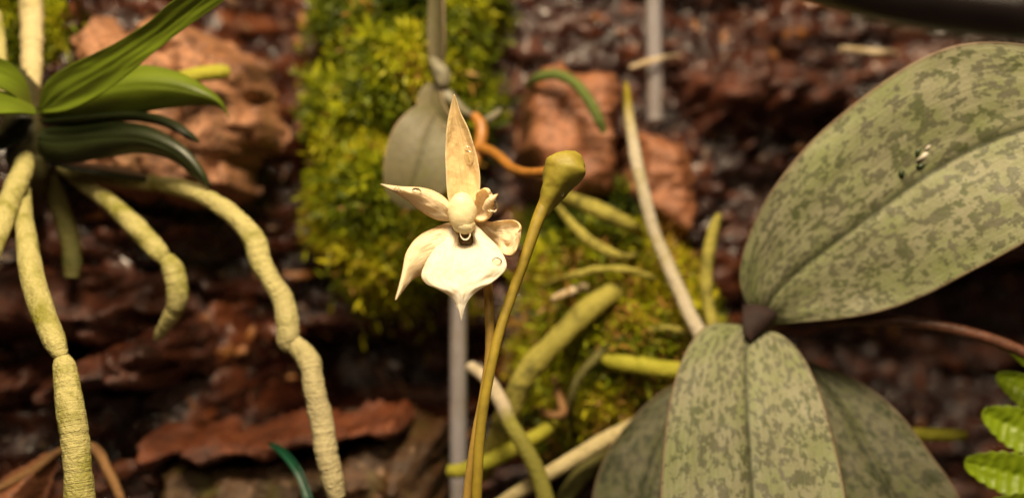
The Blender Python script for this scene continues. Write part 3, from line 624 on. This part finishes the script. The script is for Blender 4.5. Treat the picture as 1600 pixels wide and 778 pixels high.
blade('leaf', [(1120, 560, 198), (1060, 595, 200), (1000, 640, 200), (950, 705, 199), (925, 780, 197), (930, 880, 193), (1000, 950, 190)],
      [(1130, 580, 198), (1110, 640, 196), (1095, 700, 194), (1085, 780, 192), (1080, 860, 190), (1050, 920, 190), (1002, 952, 190)], M['mottled_shaded'], mo, 1.4, cup=1.5, rib=.8, wave=1.0, n=70, m=31, seed=24, label='shaded mottled leaf beside the moss')
tube('stem', [(1170, 470, 207, 10), (1180, 484, 201, 20), (1184, 505, 198, 22), (1187, 528, 198, 22), (1190, 560, 200, 22), (1185, 600, 206, 22), (1160, 630, 225, 20)], M['sheath'], mo, 24, 1.5, .08, .05, 31, label='purple-brown leaf sheath')
blade('sheath', [(1160, 468, 189), (1159, 500, 186), (1163, 522, 185), (1172, 534, 185)], [(1188, 464, 189), (1206, 478, 187), (1212, 494, 186), (1174, 535, 185)], M['sheath'], mo, 1.0, cup=-.7, n=30, m=17, seed=32)
tube('flower_stalk', [(1195, 515, 195, 9), (1240, 508, 190, 10), (1310, 502, 186, 10), (1390, 500, 183, 10), (1470, 510, 180, 10), (1540, 527, 178, 10), (1610, 556, 176, 10), (1720, 620, 172, 10)], M['red_stalk'], mo, 14, 2, .06, .03, 33, label='red-brown stalk')
tube('root', [(978, 128, 208, 3), (980, 145, 208, 6), (982, 172, 208, 8.5), (986, 200, 207, 9.5), (994, 250, 206, 11), (1008, 310, 205, 11), (1022, 362, 205, 11), (1040, 405, 204, 11.5), (1062, 455, 202, 12), (1085, 505, 200, 13), (1120, 560, 199, 13), (1175, 580, 199, 12)], M['root_tip'], mo, 16, 1.6, .08, .05, 34, label='slender pale root standing up with yellow tip')
tube('root', [(1124, 334, 208, 5), (1116, 355, 208, 9), (1108, 390, 208, 11), (1104, 430, 207, 11), (1106, 470, 205, 11), (1120, 520, 202, 11), (1160, 560, 200, 10)], M['root_olive'], mo, 14, 1.8, .08, .05, 35, label='short olive root')
tube('root', [(946, 562, 206, 9), (960, 565, 204, 14), (1000, 571, 202, 15), (1050, 578, 201, 15), (1110, 580, 200, 14), (1170, 575, 199, 12)], M['root_lime'], mo, 16, 1.8, .05, .04, 36, label='yellow-green root pointing left')
tube('root', [(1300, 640, 199, 10), (1380, 672, 199, 10), (1440, 678, 200, 11), (1490, 679, 201, 11), (1508, 678, 202, 7)], M['root_lime'], mo, 14, 1.8, .05, .04, 37, label='greenish root tip behind the shaded leaf')
def patch(name, px, py, mm, rx, ry, rot, mat, parent, seed):
    r = np.random.default_rng(seed); V = [P(px, py, mm-.28)]; n = 12
    for j in range(n):
        a = 2*math.pi*j/n; k = .75+.5*r.random()
        x = rx*k*math.cos(a); y = ry*k*math.sin(a)
        V.append(P(px+x*math.cos(rot)-y*math.sin(rot), py+x*math.sin(rot)+y*math.cos(rot), mm+.1))
    V.append(P(px, py, mm+1.0))
    F = [[0, 1+j, 1+(j+1) % n] for j in range(n)]+[[n+1, 1+(j+1) % n, 1+j] for j in range(n)]
    return mesh_obj(name, V, F, M[mat], parent)

# ------------------------------------------------------------ fern at the right edge
fr = empty('fern_frond', P(1660, 800, 178), 'bright green fern frond with scalloped leaflets beside the shaded mottled leaf', 'fern')
def leaflet(tip, base, width, mm0, mm1, seed, lobes=8):
    t = np.array(tip, float); b = np.array(base, float); ax = t-b; L = np.linalg.norm(ax); ax /= L; pr = np.array([-ax[1], ax[0]])
    r = np.random.default_rng(seed); n = 60; f = np.linspace(0, 1, n)
    prof = np.sin(np.pi*np.clip(f*.90+.07, 0, 1))**.55*(1-.30*f)
    Ls = []
    for sg in (1, -1):
        sc = .90+.13*np.abs(np.sin(np.pi*(f*lobes+(.5 if sg > 0 else .15))))**.7*(f < .99)
        wv = width*prof*sc; wv[0] = width*.06; wv[-1] = .5
        Ls.append([(*(b+ax*L*(fi+.05*wi/width)+sg*pr*wi), mm0+(mm1-mm0)*fi) for fi, wi in zip(f, wv)])
    return blade('leaflet', Ls[0], Ls[1], M['fern'], fr, .35, cup=1.2, rib=.35, wave=.6, n=110, m=19, seed=seed)
leaflet((1560, 588), (1662, 640), 30, 182, 186, 41)
leaflet((1538, 645), (1660, 700), 40, 180, 184, 42)
leaflet((1510, 722), (1658, 760), 40, 178, 182, 43)
leaflet((1530, 800), (1655, 800), 36, 177, 180, 44)
leaflet((1580, 545), (1664, 585), 20, 184, 187, 45)
tube('stalk', [(1668, 520, 188, 3), (1664, 600, 186, 4), (1660, 700, 184, 5), (1656, 800, 180, 5), (1650, 1080, 180, 6)], M['spike'], fr, 10, 3)

# ------------------------------------------------------------ flower stalk with bud
bd = empty('budding_stalk', P(745, 900, 152), 'olive stalk ending in a plump green bud, beside the cream flower', 'flower stalk')
tube('stalk', [(735, 1130, 154, 9), (742, 900, 152, 9), (745, 778, 150, 9), (749, 690, 149.8, 9), (760, 610, 149.8, 8.6), (780, 520, 150.2, 8.6), (800, 460, 151, 8.8), (822, 398, 151, 9.2), (840, 345, 151.5, 10.5), (852, 318, 152, 12), (862, 300, 152, 15)], M['spike'], bd, 18, 2.0, .03, .02, 50)
def pod():
    prof = [(846, 334, 10.5), (853, 320, 12.5), (860, 306, 17), (867, 292, 22.5), (873, 278, 27.5), (878, 265, 30), (880, 254, 29.5), (881, 246, 26), (881, 240, 19), (880, 236, 5)]
    q = spline([(a, b, 152, r) for a, b, r in prof], 34)
    c = np.array([P(a[0], a[1], a[2]) for a in q]); r = q[:, 3]*S(152)
    t = np.gradient(c, axis=0); t /= np.linalg.norm(t, axis=1)[:, None]
    b = np.cross(t, [0, -1.0, 0]); b /= np.linalg.norm(b, axis=1)[:, None]; nr = np.cross(b, t)
    sides = 32; th = np.linspace(0, 2*np.pi, sides, endpoint=False)
    lobe = 1+.07*np.cos(3*th+.7)+.03*np.cos(5*th)
    V = c[:, None]+(r[:, None]*lobe)[..., None]*(np.cos(th)[None, :, None]*b[:, None]+np.sin(th)[None, :, None]*nr[:, None])
    V = V.reshape(-1, 3)
    tip = P(918, 268, 149); ctr = P(877, 262, 152); ax = tip-ctr; R = np.linalg.norm(ax); ax /= R
    d = V-ctr; al = d@ax; off = np.linalg.norm(d-al[:, None]*ax, axis=1)
    k = np.exp(-(off/(R*.36))**2)*np.clip(al/(R*.8), 0, 1)
    V = V+(ax[None]*(np.maximum(0, R-al)*k*1.0)[:, None])
    V += (fbm(V[:, 0]*900, V[:, 2]*900+V[:, 1]*500, 3, 4)*.00035)[:, None]*(d/np.linalg.norm(d, axis=1)[:, None])
    n = len(q); F = grid_faces(n, sides, True).tolist(); F.append([(n-1)*sides+j for j in range(sides)]); F.append(list(range(sides))[::-1])
    return mesh_obj('bud', V, F, M['pod'], bd)
pod()

# ------------------------------------------------------------ the flower
fl = empty('orchid_flower', P(725, 900, 156), 'cream white orchid flower with pointed lip, wet with drops, on a tan stalk', 'flower')
tube('stalk', [(712, 1130, 158, 8), (722, 900, 156, 8), (731, 770, 155, 8), (742, 690, 153.5, 8), (757, 610, 152.8, 8), (765, 550, 152.3, 8), (764, 480, 152.5, 8), (760, 430, 153.5, 8), (748, 385, 154, 8), (730, 350, 153, 8), (724, 335, 151, 9)], M['spike_pale'], fl, 16, 2, .03, .02, 51)
blade('dorsal_sepal', [(706, 330, 150), (699, 305, 150), (697, 272, 150), (696, 235, 149.5), (698, 200, 149), (703, 170, 148.5), (709, 148, 148)],
      [(740, 330, 150), (748, 306, 150), (750, 278, 150), (745, 245, 149.5), (733, 207, 149), (719, 176, 148.5), (710, 147, 148)], M['sepal'], fl, .55, cup=.5, rib=-.15, wave=.6, n=60, m=21, seed=51)
blade('petal', [(712, 340, 150), (704, 318, 149), (686, 302, 148), (660, 293, 147), (625, 291, 146), (594, 287, 145)],
      [(712, 346, 150), (698, 346, 149.5), (680, 343, 149), (658, 331, 148), (632, 310, 147), (595, 288.5, 145)], M['petal'], fl, .5, cup=-1.3, wave=.9, n=50, m=19, seed=52, label='pointed petal swept to the side')
blade('lateral_sepal', [(716, 348, 151), (692, 350, 150.5), (655, 368, 149.5), (635, 394, 148.5), (627, 430, 147), (617, 468, 145.5)],
      [(718, 400, 151.5), (700, 420, 151.5), (675, 425, 151), (650, 434, 149.5), (637, 446, 147.5), (620, 469, 145.5)], M['petal'], fl, .55, cup=-1.8, wave=.8, n=50, m=21, seed=53, label='long sepal drooping to a curled tip')
blade('lateral_sepal', [(728, 345, 151), (748, 343, 150.5), (768, 347, 150), (786, 344, 149.5), (802, 344, 149), (811, 352, 148.6), (809, 362, 148)],
      [(735, 378, 152), (755, 374, 151.5), (772, 384, 151), (784, 394, 150), (797, 399, 148.6), (805, 390, 148), (809, 364, 148)], M['petal'], fl, .55, cup=1.4, wave=1.6, n=50, m=21, seed=54, label='short broad sepal with ruffled end')
blade('petal', [(738, 332, 150), (742, 312, 149), (748, 298, 148), (757, 295, 147.5), (763, 303, 147.3)],
      [(742, 342, 150), (755, 344, 149.5), (766, 336, 149), (770, 322, 148), (764, 305, 147.3)], M['petal'], fl, .6, cup=1.5, wave=1.2, n=30, m=15, seed=55, label='crumpled curled petal')
tube('petal_tip', [(758, 326, 147.6, 5), (764, 316, 146.8, 6), (771, 309, 146.4, 4.2), (778, 303, 146.2, .6)], M['petal'], fl, 12, 1, .12, 0, 56, label='hooked tip of the curled petal')
def lip_curl(u, s):
    return -1.5*np.sin(np.clip(u*1.15, 0, 1)*np.pi)+1.2*np.abs(s)**2*np.sin(u*np.pi)+3.2*np.exp(-(s/.36)**4)*np.exp(-((u-.15)/.14)**4)-.25*np.exp(-(s/.06)**2)*sstep(.3, .5, u)*(1-u)
blade('lip', [(712, 346, 150.8), (702, 356, 150.3), (688, 376, 149.6), (670, 402, 148.6), (658, 428, 147.6), (664, 442, 147.0), (684, 452, 146.3), (701, 462, 145.8), (710, 474, 145.4), (716, 486, 145), (720.6, 501, 144.8)],
      [(738, 346, 150.8), (750, 357, 150.3), (764, 371, 149.6), (780, 388, 148.6), (791, 408, 147.6), (789, 423, 147.0), (770, 440, 146.3), (750, 452, 145.8), (737, 463, 145.4), (727, 478, 145), (721, 501, 144.8)], M['lip'], fl, .6, cup=.0, wave=1.0, n=90, m=45, seed=57, curl=lip_curl, label='broad white lip narrowing to a point')
def ball(name, px, py, mm, rx, ry, rz_mm, mat, parent, n=24, m=32, seed=0, amp=0.0):
    V = []; c = P(px, py, mm); s = S(mm)
    for i in range(n+1):
        th = math.pi*i/n
        for j in range(m):
            ph = 2*math.pi*j/m
            V.append([math.sin(th)*math.cos(ph), math.sin(th)*math.sin(ph), math.cos(th)])
    V = np.array(V); k = 1+amp*fbm(V[:, 0]*2+5+seed, V[:, 2]*2+V[:, 1]*1.5, 3, seed)
    V = V*np.array([rx*s, rz_mm/1000, ry*s])*k[:, None]
    o = mesh_obj(name, V, grid_faces(n+1, m, True).tolist(), M[mat], parent)
    o.location = c; return o
ball('column', 722, 331, 148.6, 23, 31, 1.8, 'column', fl, seed=58, amp=.10)
ball('throat_shade', 728, 376, 151.2, 13, 13, 1.0, 'throat_shade', fl, seed=59, amp=.1)  # dark ball added to stand for the shade inside the lip cavity
ball('rostellum', 725, 352, 148.9, 18, 14, 1.6, 'column', fl, 14, 18, seed=60, amp=.1)
from mathutils.bvhtree import BVHTree
def hit(objs, px, py):
    d = Vector(P(px, py, 1000)).normalized(); best = None
    for o in objs:
        if o.type != 'MESH': continue
        b = BVHTree.FromPolygons([v.co+o.location for v in o.data.vertices], [list(p.vertices) for p in o.data.polygons])
        r = b.ray_cast(Vector((0, 0, 0)), d)
        if r[0] is not None and (best is None or r[3] < best[3]): best = r
    return best
DR = [(727, 366, 147.4, 9, 10, 'round water drop hanging under the flower column'), (768, 322, 146.6, 12, 11, 'large water drop caught in the crumpled petal'),
      (732, 246, 150.4, 9, 11, 'flat water drop on the upright sepal, largest there'), (731, 232, 150.2, 5, 4, 'small water drop above the largest on the upright sepal'),
      (651, 298, 146.2, 8, 6, 'water drop on the side-swept pointed petal'), (776, 409, 147.0, 9, 7, 'water drop near the lip edge'),
      (620, 296, 145.4, 6, 4, 'thin water drop near the tip of the side-swept petal'), (878, 303, 149.6, 3, 4, 'tiny water drop under the green bud')]
for x, y, mm, rx, ry, lab in DR:
    h = hit(list(fl.children)+list(bd.children), x, y)
    if h: mm = h[0].y*1000
    o = ball('water_drop', x, y, mm, rx, ry, .75 if rx > 8.5 and y > 300 else .3, 'water', None, 12, 18)
    if h and h[1].dot(Vector((0, -1, 0))) > .3: o.rotation_euler = Vector((0, -1, 0)).rotation_difference(h[1]).to_euler()
    tag(o, lab, 'water drop', 'water drops on the flower and bud')

big = [c for c in mo.children if c.get('label', '').startswith('largest')]
for (x, y, rx, ry, rot, m, nm) in ((1451, 230, 9, 4, -.9, 'scar_white', 'scar'), (1446, 243, 15, 6, -.7, 'scar_white', 'scar'), (1436, 236, 5, 12, .5, 'scar_dark', 'scar'), (1441, 259, 12, 5, -.4, 'scar_dark', 'scar'), (1410, 270, 6, 10, .3, 'scar_dark', 'scar')):
    h = hit(big, x, y)
    if h: patch(nm, x, y, h[0].y*1000, rx, ry, rot, m, big[0], int(x))

# ------------------------------------------------------------ origins at the things' bases
from mathutils import Matrix
for o in list(C.objects):
    if '_at' in o.keys():
        at = Vector(o['_at']); del o['_at']
        if o.type == 'MESH':
            if o.parent is None:
                o.data.transform(Matrix.Translation(-at)); o.location = at
                for ch in o.children: ch.location = ch.location-at
        else:
            o.location = at
            for ch in o.children: ch.location = ch.location-at
